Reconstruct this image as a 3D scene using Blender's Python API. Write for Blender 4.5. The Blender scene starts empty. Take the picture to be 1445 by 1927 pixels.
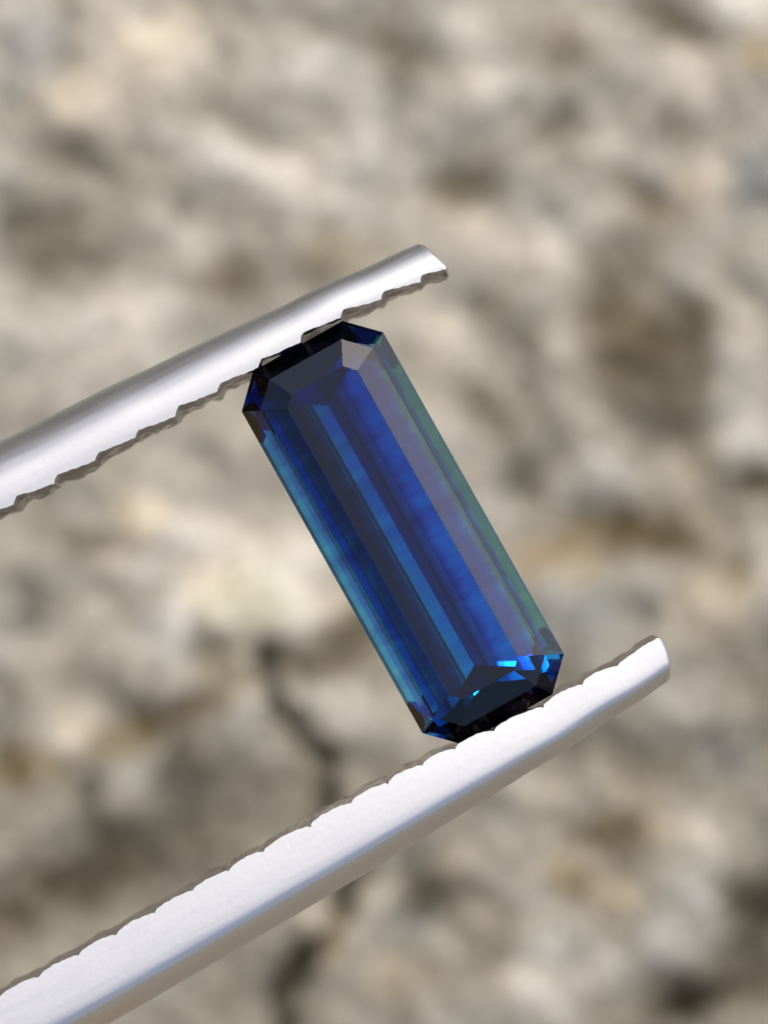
import bpy, math, random
import numpy as np

# 1 Blender unit = 1 mm.  z = 0 is the girdle plane of the gemstone.
sc = bpy.context.scene
sc.unit_settings.system = 'METRIC'
sc.unit_settings.scale_length = 0.001
R = math.radians
random.seed(3)

# ------------------------------------------------------------------ camera
CAM_Z = 100.0
cam_d = bpy.data.cameras.new('camera')
cam = bpy.data.objects.new('camera', cam_d)
sc.collection.objects.link(cam)
sc.camera = cam
cam.location = (0, 0, CAM_Z)
cam.rotation_euler = (0, 0, 0)
cam_d.sensor_fit = 'VERTICAL'
cam_d.sensor_height = 24.0
cam_d.lens = 24.0 * CAM_Z / 19.27
cam_d.clip_start = 1.0
cam_d.clip_end = 3000.0
cam_d.dof.use_dof = True
cam_d.dof.focus_distance = CAM_Z - 0.25
cam_d.dof.aperture_fstop = 0.056

# ------------------------------------------------------------------ sky and sun
SUN_EL, SUN_AZ = R(52), R(58)          # azimuth from +X, towards -Y
world = bpy.data.worlds.new('World')
sc.world = world
world.use_nodes = True
wn = world.node_tree
wn.nodes.clear()
sky = wn.nodes.new('ShaderNodeTexSky')
sky.sky_type = 'NISHITA'
sky.sun_disc = False
sky.sun_elevation = SUN_EL
# Nishita: rotation 0 puts the sun on +Y, and it turns clockwise seen from above
sky.sun_rotation = R(90) - SUN_AZ
sky.air_density = 0.7
sky.dust_density = 2.3
bg = wn.nodes.new('ShaderNodeBackground')
bg.inputs['Strength'].default_value = 0.125
wo = wn.nodes.new('ShaderNodeOutputWorld')
wn.links.new(sky.outputs[0], bg.inputs[0])
wn.links.new(bg.outputs[0], wo.inputs[0])

sun_d = bpy.data.lights.new('sun', 'SUN')
sun_d.energy = 1.4
sun_d.angle = R(18)
sun_d.color = (1.0, 0.95, 0.88)
sun = bpy.data.objects.new('sun', sun_d)
sc.collection.objects.link(sun)
sun.rotation_euler = (0, R(90) - SUN_EL, SUN_AZ)

sc.view_settings.view_transform = 'Standard'
sc.view_settings.look = 'None'
sc.view_settings.gamma = 1.0
sc.view_settings.exposure = 0.62

sc.render.engine = 'CYCLES'
cy = sc.cycles
cy.max_bounces = 20
cy.transmission_bounces = 16
cy.glossy_bounces = 10
cy.diffuse_bounces = 3
cy.volume_bounces = 0
cy.sample_clamp_indirect = 6.0
cy.caustics_refractive = True
cy.caustics_reflective = False
cy.use_denoising = True
cy.volume_step_rate = 0.35

# ------------------------------------------------------------------ helpers
def P(x, y):
    """photo pixel -> millimetres on the z=0 plane"""
    return ((x - 722.5) / 100.0, (963.5 - y) / 100.0)

def link(name, verts, faces, mat, parent=None, smooth=False):
    me = bpy.data.meshes.new(name)
    me.from_pydata([tuple(map(float, v)) for v in verts], [], faces)
    me.update()
    if mat:
        me.materials.append(mat)
    if smooth:
        me.polygons.foreach_set('use_smooth', [True] * len(me.polygons))
    o = bpy.data.objects.new(name, me)
    sc.collection.objects.link(o)
    if parent:
        o.parent = parent
    return o

def srgb(c):
    c = np.asarray(c, float)
    return np.where(c <= 0.04045, c / 12.92, ((c + 0.055) / 1.055) ** 2.4)

rng = np.random.RandomState(11)
PERM = rng.permutation(512)
GRAD = rng.uniform(0, 2 * np.pi, 512)

def gnoise(x, y, seed=0):
    """2-D gradient noise, about -1..1"""
    xi = np.floor(x).astype(int); yi = np.floor(y).astype(int)
    xf = x - xi; yf = y - yi
    def g(ix, iy, dx, dy):
        h = PERM[(PERM[(ix + seed * 37) % 512] + iy) % 512]
        a = GRAD[h]
        return np.cos(a) * dx + np.sin(a) * dy
    u = xf ** 3 * (xf * (xf * 6 - 15) + 10); v = yf ** 3 * (yf * (yf * 6 - 15) + 10)
    n00 = g(xi, yi, xf, yf); n10 = g(xi + 1, yi, xf - 1, yf)
    n01 = g(xi, yi + 1, xf, yf - 1); n11 = g(xi + 1, yi + 1, xf - 1, yf - 1)
    return 1.5 * ((n00 * (1 - u) + n10 * u) * (1 - v) + (n01 * (1 - u) + n11 * u) * v)

def fbm(x, y, octv=4, seed=0, gain=0.5):
    s = 0; a = 1.0
    for k in range(octv):
        s = s + a * gnoise(x * 2 ** k + 17.3 * k, y * 2 ** k - 9.1 * k, seed + k)
        a *= gain
    return s

# ------------------------------------------------------------------ the rock below
ROCK_Z = -35.0
KR = (CAM_Z - ROCK_Z) / CAM_Z

def rock_material():
    m = bpy.data.materials.new('weathered_rock')
    m.use_nodes = True
    nt = m.node_tree
    b = nt.nodes['Principled BSDF']
    b.inputs['Roughness'].default_value = 0.75
    b.inputs['Specular IOR Level'].default_value = 0.35
    at = nt.nodes.new('ShaderNodeAttribute'); at.attribute_name = 'stone_colour'
    tc = nt.nodes.new('ShaderNodeTexCoord')
    n1 = nt.nodes.new('ShaderNodeTexNoise'); n1.inputs['Scale'].default_value = 2.6
    n1.inputs['Detail'].default_value = 5
    nt.links.new(tc.outputs['Object'], n1.inputs['Vector'])
    mr = nt.nodes.new('ShaderNodeMapRange')
    mr.inputs[1].default_value = 0.3; mr.inputs[2].default_value = 0.7
    mr.inputs[3].default_value = 0.72; mr.inputs[4].default_value = 1.28
    nt.links.new(n1.outputs[0], mr.inputs[0])
    mul = nt.nodes.new('ShaderNodeVectorMath'); mul.operation = 'SCALE'
    nt.links.new(at.outputs['Color'], mul.inputs[0])
    nt.links.new(mr.outputs[0], mul.inputs['Scale'])
    nt.links.new(mul.outputs[0], b.inputs['Base Color'])
    bm = nt.nodes.new('ShaderNodeBump'); bm.inputs['Strength'].default_value = 0.25
    bm.inputs['Distance'].default_value = 0.2
    n2 = nt.nodes.new('ShaderNodeTexNoise'); n2.inputs['Scale'].default_value = 5.0
    n2.inputs['Detail'].default_value = 4
    nt.links.new(tc.outputs['Object'], n2.inputs['Vector'])
    nt.links.new(n2.outputs[0], bm.inputs['Height'])
    nt.links.new(bm.outputs[0], b.inputs['Normal'])
    return m

# stains and mineral patches of the stone: x, y, rx, ry, angle, tone, warmth, height
STONE = [
 # dark patches
 (118,60,28,62,0,-.16,-.01,-.5),(640,55,85,26,16,-.16,0,-.5),(415,215,125,36,24,-.15,-.01,-.5),
 (160,300,100,30,22,-.17,.0,-.6),(340,386,30,30,0,-.18,-.01,-.5),(140,460,125,66,15,-.23,.005,-.3),
 (20,175,28,45,0,-.18,-.02,-.4),(25,400,35,45,0,-.2,-.02,-.4),(430,525,75,40,10,-.19,.02,-.5),
 (640,478,80,40,-15,-.13,.04,-.3),(770,120,40,32,0,-.2,0,-.5),(715,90,30,30,0,-.15,0,-.3),
 (745,170,30,40,0,-.13,-.02,-.2),(1030,240,58,40,0,-.26,.01,-.8),(870,350,66,36,0,-.24,.01,-.7),
 (1270,45,95,40,18,-.26,.0,-.8),(1060,85,65,50,20,-.15,.03,-.3),(1015,375,35,50,0,-.13,-.03,-.3),
 (1210,380,70,28,38,-.14,.05,-.3),(1257,230,40,40,30,-.15,.0,-.4),(1145,500,60,60,30,-.22,.01,-.5),
 (920,578,42,36,20,-.15,0,-.4),(1415,560,75,22,52,-.2,-.01,-.5),(1432,100,22,35,0,-.08,.12,0),
 (1420,340,40,50,0,-.1,-.06,0),(1231,715,125,92,20,-.23,.015,-.9),(1276,617,66,48,10,-.22,.01,-.6),
 (1140,578,45,42,0,-.18,.02,-.4),(989,634,28,28,0,-.2,.0,-.4),(868,734,34,28,30,-.14,0,-.3),
 (930,775,55,22,35,-.13,0,-.3),(1054,833,52,30,30,-.17,-.01,-.4),(976,902,46,40,0,-.22,-.01,-.5),(1209,1002,130,46,4,-.24,.06,-.6),
 (1030,1040,90,36,-8,-.15,.05,-.3),(1417,915,66,38,0,-.36,.0,-.9),(1222,1149,28,40,0,-.16,-.02,-.3),
 (1383,1080,38,34,20,-.16,.05,-.3),(1100,1150,90,60,0,-.14,-.05,-.2),(1150,660,60,50,0,-.08,.01,0),
 (158,1020,60,28,15,-.14,.02,-.4),(58,1131,48,40,0,-.22,-.03,-.5),(384,1228,40,36,0,-.22,-.02,-.6),
 (560,1256,75,20,2,-.16,.02,-.6),(652,1184,40,34,0,-.22,.06,-.7),(368,1331,75,26,-22,-.18,.05,-.6),
 (263,1373,60,30,-30,-.18,.05,-.5),(200,1405,36,36,0,-.13,.03,-.3),(42,1442,80,34,-8,-.2,.08,-.4),
 (337,1468,46,62,0,-.2,-.03,-.5),(180,1494,26,62,0,-.2,-.02,-.4),(210,1640,130,75,-30,-.17,0,-.8),
 (60,1700,120,50,-30,-.19,.02,-.6),(10,1347,35,45,0,-.18,-.03,-.4),(431,1268,40,24,0,-.14,.04,-.3),(450,1520,120,120,0,-.09,0,-.2),
 (793,1692,38,28,30,-.2,.0,-.4),(1425,1708,72,58,0,-.46,-.01,-1.6),(1290,1890,72,40,-20,-.42,-.01,-1.4),(1400,1830,60,60,0,-.24,0,-.8),
 (1190,1558,32,40,30,-.17,.02,-.4),(1226,1441,66,44,0,-.16,0,-.4),(1080,1663,50,26,0,-.15,.02,-.4),
 (1126,1570,60,30,0,-.13,.05,-.2),(927,1774,36,30,0,-.16,0,-.4),(775,1727,50,28,-20,-.15,-.05,-.3),
 (1372,1423,46,40,0,-.14,-.06,-.2),(820,1830,80,50,0,-.1,.01,-.2),(690,1440,80,60,0,-.07,.0,-.2),
 (1060,1390,60,40,0,-.1,-.01,-.2),(700,1600,80,50,0,-.1,-.01,-.3),
 (648,1695,26,50,10,-.14,-.01,-.5),(590,1790,60,26,-42,-.14,-.01,-.5),(532,1860,36,60,0,-.17,-.01,-.6),(1180,640,90,80,30,-.10,.015,-.3),
 (1230,800,60,50,0,-.12,.0,-.3),(620,1240,80,24,0,-.10,.02,-.3),(300,1530,140,110,-20,-.06,0,-.2),
 # pale patches
 (250,130,200,130,20,.08,.02,.1),(480,1060,170,110,0,.09,.02,.1),(180,620,170,60,0,.06,.0,.1),
 (296,75,75,50,0,.13,.05,.4),(150,185,75,50,-30,.13,.05,.4),(420,300,100,42,15,.15,0,.5),
 (550,350,95,40,12,.15,.02,.5),(605,105,60,44,10,.12,-.01,.4),(365,455,70,40,20,.12,.01,.3),
 (640,260,80,50,10,.13,.01,.3),(230,585,90,42,0,.13,.02,.4),(60,90,60,60,0,.06,-.04,.2),(905,175,48,34,0,.13,.02,.4),
 (1295,140,80,62,30,.15,.03,.5),(1150,280,68,30,10,.14,.02,.4),(1317,350,52,50,0,.14,.05,.4),
 (920,440,90,46,15,.15,.04,.4),(1035,490,46,40,0,.15,.02,.4),(1400,12,90,32,0,.24,.03,.5),
 (885,45,40,34,0,.13,.02,.3),(1130,410,46,30,0,.11,0,.2),(1088,634,66,36,0,.14,.01,.4),
 (1140,902,58,26,42,.15,.0,.5),(1395,811,48,50,10,.17,0,.5),(928,729,34,24,20,.12,.03,.3),
 (1405,610,28,60,-15,.12,.03,.3),(1290,880,60,34,0,.08,.03,.3),(1345,1150,75,60,0,.1,.06,.4),
 (1218,1071,36,30,0,.1,.0,.3),(1053,1062,56,36,0,.07,.06,.2),(820,640,80,110,0,.08,.03,.2),
 (490,1084,110,46,-20,.2,.01,.7),(440,1130,100,52,0,.16,.06,.6),(560,1150,90,36,-10,.14,.04,.5),(237,1068,56,40,0,.16,.01,.5),
 (268,968,46,36,0,.15,.09,.4),(379,1016,60,44,0,.13,.0,.4),(310,1192,44,42,0,.17,-.04,.5),
 (147,1373,58,46,-20,.17,.03,.6),(100,1247,60,36,0,.1,.02,.3),(620,1331,66,52,20,.15,.0,.6),
 (457,1331,50,40,0,.11,0,.4),(337,1279,44,32,0,.12,.02,.4),(240,1440,34,44,0,.08,-.02,.2),
 (1302,1575,36,34,0,.17,.05,.5),(1161,1686,46,40,0,.15,.08,.5),(1021,1786,34,32,0,.2,-.01,.5),
 (1120,1821,34,36,10,.24,-.01,.6),(962,1850,40,32,40,.22,.04,.5),(1015,1897,56,34,0,.24,.0,.5),
 (1243,1774,52,50,20,.18,-.02,.5),(729,1686,36,30,0,.15,.02,.4),(857,1628,32,32,0,.14,.05,.4),
 (1062,1634,52,30,0,.13,.08,.3),(1231,1546,30,28,0,.12,.06,.3),(1033,1482,34,28,0,.12,.03,.3),
 (916,1739,32,30,0,.12,.03,.3),(729,1838,44,40,0,.11,.05,.3),(1180,1500,60,40,0,.08,.04,.2),(1300,1680,56,40,0,.09,-.03,.3),
 (615,1765,40,60,0,.13,.06,.4),(330,1560,40,50,0,.06,0,.2),
]
CRACKS = [
 ([(497,1235),(503,1275),(520,1320),(556,1372),(594,1415),(610,1462),(612,1520),(608,1590),(635,1650),(652,1700),(620,1750),(565,1810),(535,1860),(525,1960)], 19, 0.9),
]

def build_rock():
    inner = np.arange(-15.0, 15.01, 0.14)
    step = 0.14; ext = []; p = 15.0
    while p < 420:
        step *= 1.085; p += step; ext.append(p)
    ax = np.concatenate([-np.array(ext[::-1]), inner, np.array(ext)])
    X, Y = np.meshgrid(ax, ax)
    # stone coordinates in photo pixels at the rock's depth
    px = X / KR * 100 + 722.5
    py = 963.5 - Y / KR * 100
    wx = px + 22 * fbm(px / 70, py / 70, 3, 3); wy = py + 22 * fbm(px / 70, py / 70, 3, 9)
    tone = np.zeros_like(X); warm = np.zeros_like(X); H = np.zeros_like(X)
    for (cx, cy_, rx, ry, an, dt, dw, dh) in STONE:
        a = R(an); c, s = math.cos(a), math.sin(a)
        u = ((wx - cx) * c + (wy - cy_) * s) / rx; v = (-(wx - cx) * s + (wy - cy_) * c) / ry
        w = np.exp(-np.clip((u * u + v * v), 0, 30) ** 1.15 * 0.8)
        tone += dt * w; warm += dw * w; H += dh * w
    # surface-wide grain
    s_, c_ = math.sin(R(28)), math.cos(R(28))
    pu = px * c_ + py * s_; pv = -px * s_ + py * c_
    f1 = fbm(pu / 190, pv / 75, 4, 21)
    f2 = fbm(px / 38, py / 34, 3, 40)
    f3 = fbm(px / 17, py / 17, 2, 60)
    f4 = fbm(px / 260, py / 260, 3, 80)
    lower = 1 / (1 + np.exp(-(py - 1180 + 0.15 * (px - 700)) / 90))
    far = np.clip((np.hypot(X, Y) - 15) / 6, 0, 1)
    tone *= 1.06
    tone += f1 * (0.05 + .04 * far) + f2 * (0.022 + 0.04 * lower) + f3 * 0.05 - 0.075 * lower + 0.06 * f4
    tone += np.where(f3 > 0.55, (f3 - 0.55) * 0.22, 0)        # pale mineral grains
    warm += 0.013 * fbm(px / 90, py / 90, 3, 100) + .004
    H = 0.3 * H + 0.07 * f1 + 0.03 * f2 + 0.012 * f3 + 0.5 * f4
    for pts, wd, dep in CRACKS:
        dmin = np.full_like(X, 1e9)
        for (a0, a1), (b0, b1) in zip(pts[:-1], pts[1:]):
            dx, dy = b0 - a0, b1 - a1
            t = np.clip(((wx - a0) * dx + (wy - a1) * dy) / (dx * dx + dy * dy), 0, 1)
            dmin = np.minimum(dmin, np.hypot(wx - a0 - t * dx, wy - a1 - t * dy))
        w = np.exp(-(dmin / wd) ** 2.4)
        H -= dep * w; tone -= 0.17 * w; warm -= .01 * w
    # unseen rise added to the rock on the left to block low sky
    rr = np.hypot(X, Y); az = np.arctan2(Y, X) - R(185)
    out_ = np.clip((rr - 17) / 16, 0, 1)                # stone colour darkened and tinted out of view to shape reflections in steel and gem
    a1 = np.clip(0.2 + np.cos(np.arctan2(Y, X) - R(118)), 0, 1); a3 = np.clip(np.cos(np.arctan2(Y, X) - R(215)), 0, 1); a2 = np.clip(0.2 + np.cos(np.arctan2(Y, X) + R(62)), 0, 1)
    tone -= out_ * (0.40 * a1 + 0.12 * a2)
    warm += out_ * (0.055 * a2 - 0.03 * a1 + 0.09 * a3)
    ramp = np.clip((rr - 32) / 110, 0, 1); ramp = ramp * ramp * (3 - 2 * ramp)
    H += 125 * ramp * np.clip(0.4 + np.cos(az), 0, 1) ** 1.2 * (1 + 0.15 * fbm(X / 30, Y / 30, 3, 130))
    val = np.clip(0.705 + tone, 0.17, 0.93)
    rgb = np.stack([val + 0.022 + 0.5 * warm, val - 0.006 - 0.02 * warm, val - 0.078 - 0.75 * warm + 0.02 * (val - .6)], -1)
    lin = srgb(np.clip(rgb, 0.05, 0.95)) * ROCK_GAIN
    n = len(ax)
    verts = np.stack([X, Y, H + ROCK_Z], -1).reshape(-1, 3)
    i = np.arange(n * n).reshape(n, n)
    q = np.stack([i[:-1, :-1], i[:-1, 1:], i[1:, 1:], i[1:, :-1]], -1).reshape(-1, 4)
    me = bpy.data.meshes.new('rock_ground')
    me.vertices.add(len(verts)); me.vertices.foreach_set('co', verts.ravel())
    me.loops.add(q.size); me.loops.foreach_set('vertex_index', q.ravel())
    me.polygons.add(len(q)); me.polygons.foreach_set('loop_start', np.arange(0, q.size, 4))
    me.polygons.foreach_set('loop_total', np.full(len(q), 4))
    me.polygons.foreach_set('use_smooth', np.ones(len(q), bool))
    me.update(calc_edges=True)
    ca = me.color_attributes.new('stone_colour', 'FLOAT_COLOR', 'POINT')
    col = np.concatenate([lin.reshape(-1, 3), np.ones((n * n, 1))], 1)
    ca.data.foreach_set('color', col.ravel())
    me.materials.append(rock_material())
    o = bpy.data.objects.new('rock_ground', me)
    sc.collection.objects.link(o)
    o['kind'] = 'structure'
    o['label'] = 'blurred beige and grey rough rock surface with a dark crack below the tweezers'
    return o

ROCK_GAIN = 0.77
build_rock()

# ------------------------------------------------------------------ steel
def steel_material(name, base, rough, scratch):
    m = bpy.data.materials.new(name)
    m.use_nodes = True
    nt = m.node_tree
    b = nt.nodes['Principled BSDF']
    b.inputs['Metallic'].default_value = 1.0
    b.inputs['Base Color'].default_value = (*base, 1)
    tc = nt.nodes.new('ShaderNodeTexCoord')
    mp = nt.nodes.new('ShaderNodeMapping')
    mp.vector_type = 'TEXTURE'
    mp.inputs['Rotation'].default_value = (0, 0, R(28))
    mp.inputs['Scale'].default_value = (3.0, 0.2, 0.2)
    n = nt.nodes.new('ShaderNodeTexNoise'); n.inputs['Scale'].default_value = 2.5; n.inputs['Detail'].default_value = 6
    nt.links.new(tc.outputs['Object'], mp.inputs['Vector']); nt.links.new(mp.outputs[0], n.inputs['Vector'])
    mr = nt.nodes.new('ShaderNodeMapRange')
    mr.inputs[3].default_value = rough - 0.07; mr.inputs[4].default_value = rough + 0.09
    nt.links.new(n.outputs[0], mr.inputs[0]); nt.links.new(mr.outputs[0], b.inputs['Roughness'])
    n2 = nt.nodes.new('ShaderNodeTexNoise'); n2.inputs['Scale'].default_value = 9.0; n2.inputs['Detail'].default_value = 4
    nt.links.new(tc.outputs['Object'], n2.inputs['Vector'])
    bp = nt.nodes.new('ShaderNodeBump'); bp.inputs['Strength'].default_value = scratch; bp.inputs['Distance'].default_value = 0.03
    ad = nt.nodes.new('ShaderNodeMath'); ad.operation = 'ADD'
    nt.links.new(n.outputs[0], ad.inputs[0]); nt.links.new(n2.outputs[0], ad.inputs[1])
    nt.links.new(ad.outputs[0], bp.inputs['Height']); nt.links.new(bp.outputs[0], b.inputs['Normal'])
    return m

M_STEEL = steel_material('satin_steel', (0.775, 0.76, 0.735), 0.50, 0.05)
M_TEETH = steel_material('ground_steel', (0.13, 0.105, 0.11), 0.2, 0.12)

tweezers = bpy.data.objects.new('tweezers', None)
sc.collection.objects.link(tweezers)
tweezers['label'] = 'satin steel tweezers with two serrated jaws gripping the blue gemstone'
tweezers['category'] = 'tweezers'

def resample(pts, step):
    """Catmull-Rom through pts, evenly resampled"""
    p = np.array(pts, float)
    p = np.vstack([2 * p[0] - p[1], p, 2 * p[-1] - p[-2]])
    out = []
    for i in range(1, len(p) - 2):
        t = np.linspace(0, 1, 40, endpoint=False)[:, None]
        a, b, c, d = p[i - 1], p[i], p[i + 1], p[i + 2]
        out.append(0.5 * (2 * b + (c - a) * t + (2 * a - 5 * b + 4 * c - d) * t ** 2 + (3 * b - a - 3 * c + d) * t ** 3))
    out.append(p[-2][None]); q = np.vstack(out)
    s = np.concatenate([[0], np.cumsum(np.hypot(*np.diff(q, axis=0).T))])
    n = int(s[-1] / step)
    ss = np.linspace(0, s[-1], n + 1)
    return np.stack([np.interp(ss, s, q[:, 0]), np.interp(ss, s, q[:, 1])], 1), ss

def smooth1(a, k):
    w = np.ones(k) / k
    return np.convolve(np.pad(a, k // 2, 'edge'), w, 'valid')[:len(a)]

def build_tine(inner_px, outer_px, tail_mm, side, notch_x, hump, label, ztop, height, tip_cut, tip_dir):
    """inner_px runs from the frame's left edge to the tip along the tooth points; side=+1 if the gem lies to the
    right of the running direction (seen from above)"""
    inner = [P(*q) for q in inner_px]
    base, ss = resample(inner, 0.03)
    outer = np.array([P(*q) for q in outer_px])
    pf = np.polyfit(outer[:, 0], outer[:, 1], 3)                # one smooth curve for the tine's back
    ox = np.linspace(outer[0, 0], outer[-1, 0], 40)
    outer = np.stack([ox, np.polyval(pf, ox)], 1)
    # frame of every station
    T = np.gradient(base, axis=0); T /= np.linalg.norm(T, axis=1)[:, None]
    for c in (0, 1):
        T[:, c] = smooth1(T[:, c], 41)
    T /= np.linalg.norm(T, axis=1)[:, None]
    N = np.stack([T[:, 1], -T[:, 0]], 1) * side          # towards the gem
    # width: distance to the outer outline along -N
    W = np.zeros(len(base))
    for i, (b, nn) in enumerate(zip(base, N)):
        best = 9
        for a, c in zip(outer[:-1], outer[1:]):
            d = c - a
            M = np.array([[-nn[0], -d[0]], [-nn[1], -d[1]]])
            try:
                t, u = np.linalg.solve(M, a - b)
            except np.linalg.LinAlgError:
                continue
            if -0.6 <= u <= 1.6 and 0 < t < best and (0 <= u <= 1 or a is outer[0] or True):
                best = t
        W[i] = best if best < 9 else np.nan
    ok = ~np.isnan(W)
    W = np.interp(ss, ss[ok], W[ok]); W = smooth1(W, 61)
    # notches: depth of the scallops along the length
    nx = [np.interp(P(x, 0)[0], base[:, 0], ss) for x in notch_x]
    D = np.zeros(len(base)); owner = np.zeros(len(base), int)
    jig = [random.uniform(0.75, 1.2) for _ in range(len(nx) + 1)]
    for i, s in enumerate(ss):
        k = np.searchsorted(nx, s)
        owner[i] = k
        lo = nx[k - 1] if k > 0 else nx[0] - 0.9
        hi = nx[k] if k < len(nx) else ss[-1] + 0.25
        f = min(max((s - lo) / max(hi - lo, 1e-6), 0), 1)
        D[i] = hump(f) * jig[k]
    D = np.maximum(0, D)
    # tail out of the frame, bowing to the joint of the tweezers
    nt = 60
    t0 = T[0]
    tail = []
    for j in range(nt, 0, -1):
        q = j / nt
        off = tail_mm[0] * q
        lat = tail_mm[1] * (3 * q * q - 2 * q ** 3)
        tail.append(base[0] - t0 * off + N[0] * lat)
    tail = np.array(tail)
    full = np.vstack([tail, base])
    Tf = np.gradient(full, axis=0); Tf /= np.linalg.norm(Tf, axis=1)[:, None]
    Tf[nt - 1:] = np.vstack([T[:1], T])
    Nf = np.stack([Tf[:, 1], -Tf[:, 0]], 1) * side
    Wf = np.concatenate([np.linspace(W[0] * 1.5, W[0], nt, endpoint=False), W])
    Df = np.concatenate([np.full(nt, D[0]), D])
    Sf = np.concatenate([-np.linspace(tail_mm[0], 0, nt, endpoint=False), ss])
    jx = np.array([gnoise(np.array([s * 3.1]), np.array([side * 7.7]), 5)[0] for s in Sf]) * 0.010
    jx += np.array([gnoise(np.array([s * 9.1]), np.array([side * 3.7]), 6)[0] for s in Sf]) * 0.012
    jl = [1 + 0.55 * float(gnoise(np.array([s * 1.9]), np.array([side * 5.3]), 8)[0]) + 0.35 * float(gnoise(np.array([s * 6.1]), np.array([side * 2.3]), 9)[0]) for s in Sf]
    rip = [[float(v) for v in gnoise(np.full(9, s * 3.6), np.arange(9) * 0.8 + side * 11.0, 12)] for s in Sf]
    # profile: outer bottom -> arc -> inner top edge (body), inner top edge -> inner bottom (teeth)
    NA = 34
    fs = np.linspace(0, 1, 200)
    tilt = np.tan(np.radians(np.interp(fs, *PROFILE[side])))
    drop = np.concatenate([[0], np.cumsum((tilt[1:] + tilt[:-1]) / 2 * np.diff(fs))])
    pick = 1 - (1 - np.linspace(0, 1, NA)) ** 1.7
    arc = [(f, float(np.interp(f, fs, drop))) for f in pick][::-1]
    def body_ring(i):
        w = Wf[i]; d = Df[i] + jx[i]
        H = height * (0.75 + .25 * w) if False else height
        r = []
        zt = ztop - 0.0
        # under-side closing
        zo = arc[0][1] * w
        r.append((-0.25 * w, zt - 2.25 * H)); r.append((-0.62 * w, zt - 2.15 * H)); r.append((-0.9 * w, zt - 0.35 * zo - 0.65 * 2.1 * H)); r.append((-0.985 * w, zt - 0.75 * zo - 0.25 * 2.1 * H))
        for fx, fz in arc:
            r.append((-w * fx, zt - w * fz))
        # last point is the tooth edge: slightly rounded and set back by the notch
        pts = []
        for (x, z) in r:
            # the notch pulls only the last fifth of the top surface back
            k = max(0.0, min(1.0, (x + 0.22 * w) / (0.22 * w)))
            xn = x - d * k ** 2
            if k > 0:
                z = zt - w * float(np.interp(max(0.0, -xn / w), fs, drop))
            pts.append((xn, z))
        return pts
    NIN = 8
    def inner_col(i):
        w = Wf[i]; d = Df[i] + jx[i]; H = height
        top = body_ring(i)[-1]
        out = [top]
        for k in range(1, NIN + 1):
            q = k / NIN
            z = top[1] + (ztop - 2.25 * H - top[1]) * q
            # under the rim the face first rolls out, then runs straight down
            lean = FACE_LEAN[side] * min(1, q / 0.55) * jl[i] + 0.035 * min(1, q * 4) * rip[i][k]
            x = -d * (1 - 0.55 * min(1, q / 0.3)) + lean
            out.append((x, z))
        return out
    n = len(full)
    # tip: cut the end on a slant (outer side shorter)
    def place(i, x, z):
        u = max(0.0, -x / Wf[i])
        pull = tip_cut(u) * max(0.0, 1 - (Sf[-1] - Sf[i]) / 1.2)
        # rounding of the tip downwards
        low = max(0.0, (ztop - 0.25 - z)) * 0.0
        c = full[i] + Nf[i] * x + Tf[i] * (-pull - low)
        return (c[0], c[1], z)
    V = []; F = []
    rings = []
    for i in range(n):
        rr = body_ring(i)
        rings.append([len(V) + k for k in range(len(rr))])
        V += [place(i, x, z) for x, z in rr]
    m = len(rings[0])
    for i in range(n - 1):
        for k in range(m - 1):
            q = (rings[i][k], rings[i + 1][k], rings[i + 1][k + 1], rings[i][k + 1])
            F.append(q if side > 0 else q[::-1])
    # back face of the body behind the teeth
    for i in range(n - 1):
        q = (rings[i][m - 1], rings[i + 1][m - 1], rings[i + 1][0], rings[i][0])
        if Sf[i] < 0:
            F.append(q if side > 0 else q[::-1])
    F.append(rings[0][::-1] if side > 0 else rings[0])
    tine = link('tine', V, F, M_STEEL, tweezers, True)
    tine['label'] = label
    # tip end face with a small chamfer, its own part
    last = n - 1
    ring = [Vector3(V[k]) for k in rings[last]] + [Vector3(place(last, x, z)) for x, z in inner_col(last)[1:]]
    tdir = Vector3((Tf[last][0], Tf[last][1], 0))
    ctr = sum((p for p in ring), Vector3((0, 0, 0))) * (1 / len(ring))
    V2 = [tuple(p) for p in ring]; F2 = []
    L = len(ring)
    for step, (adv, shr, dz) in enumerate(((0.10, 0.95, -.05), (0.16, 0.84, -.13), (0.17, 0.0, -.3))):
        for p in ring:
            q = ctr + (p - ctr) * shr + tdir * (adv * TIP_ADV[0 if side > 0 else 1])
            V2.append((q[0], q[1], q[2]))
        for k in range(L):
            a, b = step * L + k, step * L + (k + 1) % L
            f = (a, b, b + L, a + L)
            F2.append(f[::-1] if side > 0 else f)
    tip = link('tip_face', V2, F2, M_STEEL, tine, True)
    # teeth
    for k in range(len(nx) + 1):
        idx = [i for i in range(len(ss)) if owner[i] == k]
        if len(idx) < 6:
            continue
        i0, i1 = idx[0] + nt, idx[-1] + nt
        if i1 < n - 1:
            i1 += 1
        VV = []; FF = []
        cols = list(range(i0, i1 + 1, 1))
        for i in cols:
            VV += [place(i, x, z) for x, z in inner_col(i)]
        nf = NIN + 1
        for a in range(len(cols) - 1):
            for b in range(NIN):
                f = (a * nf + b, (a + 1) * nf + b, (a + 1) * nf + b + 1, a * nf + b + 1)
                FF.append(f if side > 0 else f[::-1])
        # closed back, set inside the tine
        off = len(VV)
        for i in cols:
            VV += [place(i, -0.30 * Wf[i], ztop - 0.35), place(i, -0.30 * Wf[i], ztop - 2.1 * height)]
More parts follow.
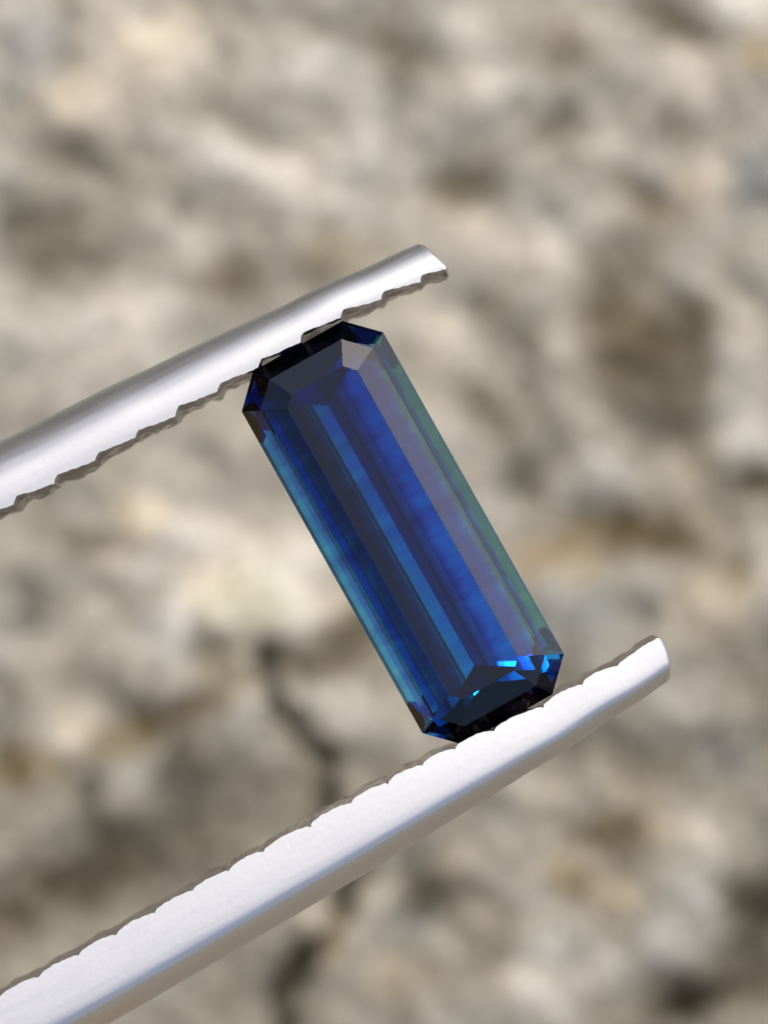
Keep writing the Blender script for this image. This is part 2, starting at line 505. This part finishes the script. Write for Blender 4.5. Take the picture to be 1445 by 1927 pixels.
        for a in range(len(cols) - 1):
            f = (off + 2 * a, off + 2 * a + 1, off + 2 * a + 3, off + 2 * a + 2)
            FF.append(f if side > 0 else f[::-1])
            g = (a * nf, off + 2 * a, off + 2 * a + 2, (a + 1) * nf)
            h = (a * nf + NIN, (a + 1) * nf + NIN, off + 2 * a + 3, off + 2 * a + 1)
            FF.append(g if side > 0 else g[::-1]); FF.append(h if side > 0 else h[::-1])
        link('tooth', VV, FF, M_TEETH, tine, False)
    return tine, full[0], Wf[0]

from mathutils import Vector as Vector3
# tilt of the outer surface (degrees from level) across the tine, tooth edge -> back
PROFILE = {1: ((0, .20, .40, .62, .78, .90, .97, 1), (-4, 2, 12, 31, 50, 68, 82, 86)),
           -1: ((0, .25, .48, .60, .66, .71, .82, .94, 1), (-9, -6, -3, 4, 26, 55, 65, 77, 86))}
FACE_LEAN = {1: 0.085, -1: 0.0}
TIP_ADV = (0.5, 0.45)

def hump_saw(f):
    # sharp step in at the notch, then a gentle slope back out
    if f < 0.14:
        return 0.12 * (f / 0.14) ** 0.6
    g = (f - 0.14) / 0.86
    return 0.12 * (1 - g) ** 1.25
def hump_round(f):
    return 0.095 * (1 - max(0.0, math.sin(math.pi * f ** 0.85)) ** 0.42)

UP_IN = [(-60,995),(26,951.6),(103,911.8),(179,868.6),(254,825.4),(329,785.5),(408,739),(486,693),(565,646.4),(640,600),(716,566),(789,533),(842,511)]
UP_OUT = [(-200,930),(-60,860),(0,827),(83,785.5),(166,740.6),(249,702),(332,664),(415,627),(480,597),(512.7,581),(585,548),(658,514),(730.7,483.6),(794.6,454.5),(900,406)]
UP_NOTCH = [-123,-45,30,106,183,258,333,411,488,567,642,718,792]
tine_u, end_u, wu = build_tine(UP_IN, UP_OUT, (85, 6.0), 1, UP_NOTCH, hump_saw,
    'upper tine with a grey rounded back and saw-edged teeth above the gemstone', 0.42, 0.95,
    lambda u: 0.02 + 0.30 * u, None)

LO_IN = [(-60,1901),(0,1868),(150,1787),(291,1708),(430,1629),(581,1545),(700,1480),(800,1427),(924,1366),(1017,1322),(1100,1274),(1170,1238),(1236,1197)]
LO_OUT = [(-300,2225),(-60,2082),(242,1916),(436,1800),(700,1642),(852,1552),(924,1502),(1032,1433.5),(1140,1365),(1258.6,1282),(1400,1185)]
LO_NOTCH = [-80,-2,73,150,218,291,363,428,494,581,659,726,792,852,924,1017,1090,1158]
tine_l, end_l, wl = build_tine(LO_IN, LO_OUT, (85, 6.0), -1, LO_NOTCH, hump_round,
    'lower tine with a bright white top and rounded scallop teeth below the gemstone', 0.46, 0.95,
    lambda u: 0.02 + 0.26 * min(u, 1.2) ** 1.8, None)

# ------------------------------------------------------------------ gemstone
def gem_material():
    m = bpy.data.materials.new('parti_sapphire')
    m.use_nodes = True
    nt = m.node_tree
    nt.nodes.clear()
    out = nt.nodes.new('ShaderNodeOutputMaterial')
    gl = nt.nodes.new('ShaderNodeBsdfGlass')
    gl.inputs['IOR'].default_value = 1.77
    gl.inputs['Roughness'].default_value = 0.0
    gl.inputs['Color'].default_value = (1, 1, 1, 1)
    nt.links.new(gl.outputs[0], out.inputs['Surface'])
    # colour zones of the crystal: blue heart, teal and straw rims (object axes: x across, y along)
    tc = nt.nodes.new('ShaderNodeTexCoord')
    sp = nt.nodes.new('ShaderNodeSeparateXYZ')
    nt.links.new(tc.outputs['Object'], sp.inputs[0])
    # wavy growth lines
    nz = nt.nodes.new('ShaderNodeTexNoise'); nz.inputs['Scale'].default_value = 1.0; nz.inputs['Detail'].default_value = 3
    mp = nt.nodes.new('ShaderNodeMapping'); mp.inputs['Scale'].default_value = (0.6, 5.0, 0.6)
    nt.links.new(tc.outputs['Object'], mp.inputs['Vector']); nt.links.new(mp.outputs[0], nz.inputs['Vector'])
    ma = nt.nodes.new('ShaderNodeMath'); ma.operation = 'MULTIPLY_ADD'
    ma.inputs[1].default_value = 0.45
    nt.links.new(nz.outputs[0], ma.inputs[0]); nt.links.new(sp.outputs[0], ma.inputs[2])
    mr = nt.nodes.new('ShaderNodeMapRange')
    mr.inputs[1].default_value = -1.6 + .22; mr.inputs[2].default_value = 1.6 + .22
    nt.links.new(ma.outputs[0], mr.inputs[0])
    cr = nt.nodes.new('ShaderNodeValToRGB')
    e = cr.color_ramp.elements
    LEFT, PLUM, CORE, RIGHT = (1.0, .08, .20), (1.4, 1.75, .85), (2.7, .80, .27), (.02, .06, .75)    # absorption per mm
    sc_ = lambda c: tuple(v / 3.0 for v in c) + (1,)
    e[0].position = 0.065; e[0].color = sc_(LEFT)
    e[1].position = 0.85; e[1].color = sc_(RIGHT)
    for pos, zone in ((.195, LEFT), (.265, PLUM), (.315, PLUM), (.365, CORE), (.715, CORE)):
        k = e.new(pos); k.color = sc_(zone)
    nt.links.new(mr.outputs[0], cr.inputs[0])
    va = nt.nodes.new('ShaderNodeVolumeAbsorption')
    inv = nt.nodes.new('ShaderNodeInvert')
    nt.links.new(cr.outputs[0], inv.inputs['Color'])
    nt.links.new(inv.outputs[0], va.inputs['Color'])
    nd = nt.nodes.new('ShaderNodeTexNoise'); nd.inputs['Scale'].default_value = 1.0; nd.inputs['Detail'].default_value = 4
    mq = nt.nodes.new('ShaderNodeMapping'); mq.inputs['Scale'].default_value = (0.5, 3.4, 0.7)
    mq.inputs['Rotation'].default_value = (0, 0, R(8))
    nt.links.new(tc.outputs['Object'], mq.inputs['Vector']); nt.links.new(mq.outputs[0], nd.inputs['Vector'])
    md = nt.nodes.new('ShaderNodeMapRange')
    md.inputs[1].default_value = 0.32; md.inputs[2].default_value = 0.68
    md.inputs[3].default_value = GEM_DENS * 0.82; md.inputs[4].default_value = GEM_DENS * 1.2
    nt.links.new(nd.outputs[0], md.inputs[0]); yz = nt.nodes.new('ShaderNodeMapRange')             # the crystal is deeper coloured towards one end
    yz.inputs[1].default_value = -3.5; yz.inputs[2].default_value = 3.5
    yz.inputs[3].default_value = 0.85; yz.inputs[4].default_value = 1.35
    nt.links.new(sp.outputs[1], yz.inputs[0])
    my = nt.nodes.new('ShaderNodeMath'); my.operation = 'MULTIPLY'
    nt.links.new(md.outputs[0], my.inputs[0]); nt.links.new(yz.outputs[0], my.inputs[1])
    nt.links.new(my.outputs[0], va.inputs['Density'])
    nt.links.new(va.outputs[0], out.inputs['Volume'])
    return m
GEM_DENS = 3.0

def build_gem():
    import bmesh
    # facet profiles (distance from the axis, height): crown, girdle, pavilion
    right = [(.745, .467), (1.205, .277), (1.525, 0), (1.525, -.05), (1.325, -.416), (.922, -.999), (-.052, -1.708)]
    left = [(.745, .467), (1.205, .277), (1.525, 0), (1.525, -.05), (.942, -1.001), (.728, -1.219), (.052, -1.708)]
    end = [(3.27, .467), (3.73, .277), (4.03, 0), (4.03, -.05), (3.78, -.50), (3.35, -1.05), (2.75, -1.75)]
    corner = [(2.698, .467), (3.185, .277), (3.532, 0), (3.532, -.05), (3.30, -.50), (2.90, -1.10), (2.20, -1.80)]
    end_b = [(3.27, .467), (3.73, .277), (4.03, 0), (4.03, -.05), (3.75, -.50), (3.30, -1.15), (2.75, -1.85)]
    corner_b = [(2.698, .467), (3.185, .277), (3.532, 0), (3.532, -.05), (3.30, -.50), (2.90, -1.10), (2.20, -1.80)]
    q = math.sqrt(.5)
    sides = [((1, 0), right), ((-1, 0), left), ((0, 1), end), ((0, -1), end_b)]
    sides += [((sx * q, sy * q), corner_b if (sx, sy) == (-1, -1) else corner) for sx in (1, -1) for sy in (1, -1)]
    bm = bmesh.new()
    bmesh.ops.create_cube(bm, size=12.0)
    planes = [((0, 0, .467), (0, 0, 1))]
    for (dx, dy), pr in sides:
        for (d0, z0), (d1, z1) in zip(pr[:-1], pr[1:]):
            tx, tz = d1 - d0, z1 - z0            # walking down the profile; outward is to its left
            nx_, nz_ = -tz, tx
            if z1 < -.05:
                nx_, nz_ = -tz, tx
            planes.append(((dx * d0, dy * d0, z0), (dx * nx_, dy * nx_, nz_)))
    for co, no in planes:
        geom = bm.verts[:] + bm.edges[:] + bm.faces[:]
        r = bmesh.ops.bisect_plane(bm, geom=geom, dist=1e-5, plane_co=co, plane_no=no, clear_outer=True)
        ed = [e for e in r['geom_cut'] if isinstance(e, bmesh.types.BMEdge)]
        if ed:
            bmesh.ops.contextual_create(bm, geom=ed)
    bmesh.ops.remove_doubles(bm, verts=bm.verts[:], dist=1e-4)
    bmesh.ops.recalc_face_normals(bm, faces=bm.faces[:])
    me = bpy.data.meshes.new('gemstone')
    bm.to_mesh(me); bm.free()
    me.materials.append(gem_material())
    g = bpy.data.objects.new('gemstone', me)
    sc.collection.objects.link(g)
    # long axis of the stone: 60.7 degrees below the picture's horizontal
    cx, cy_ = P(757.8, 1002.5)
    g.location = (cx, cy_, 0.0)
    g.rotation_euler = (0, 0, R(90 - 60.7))
    g['label'] = 'long emerald-cut blue sapphire with teal and straw edges held between the tweezers'
    g['category'] = 'gemstone'
    return g
gem = build_gem()
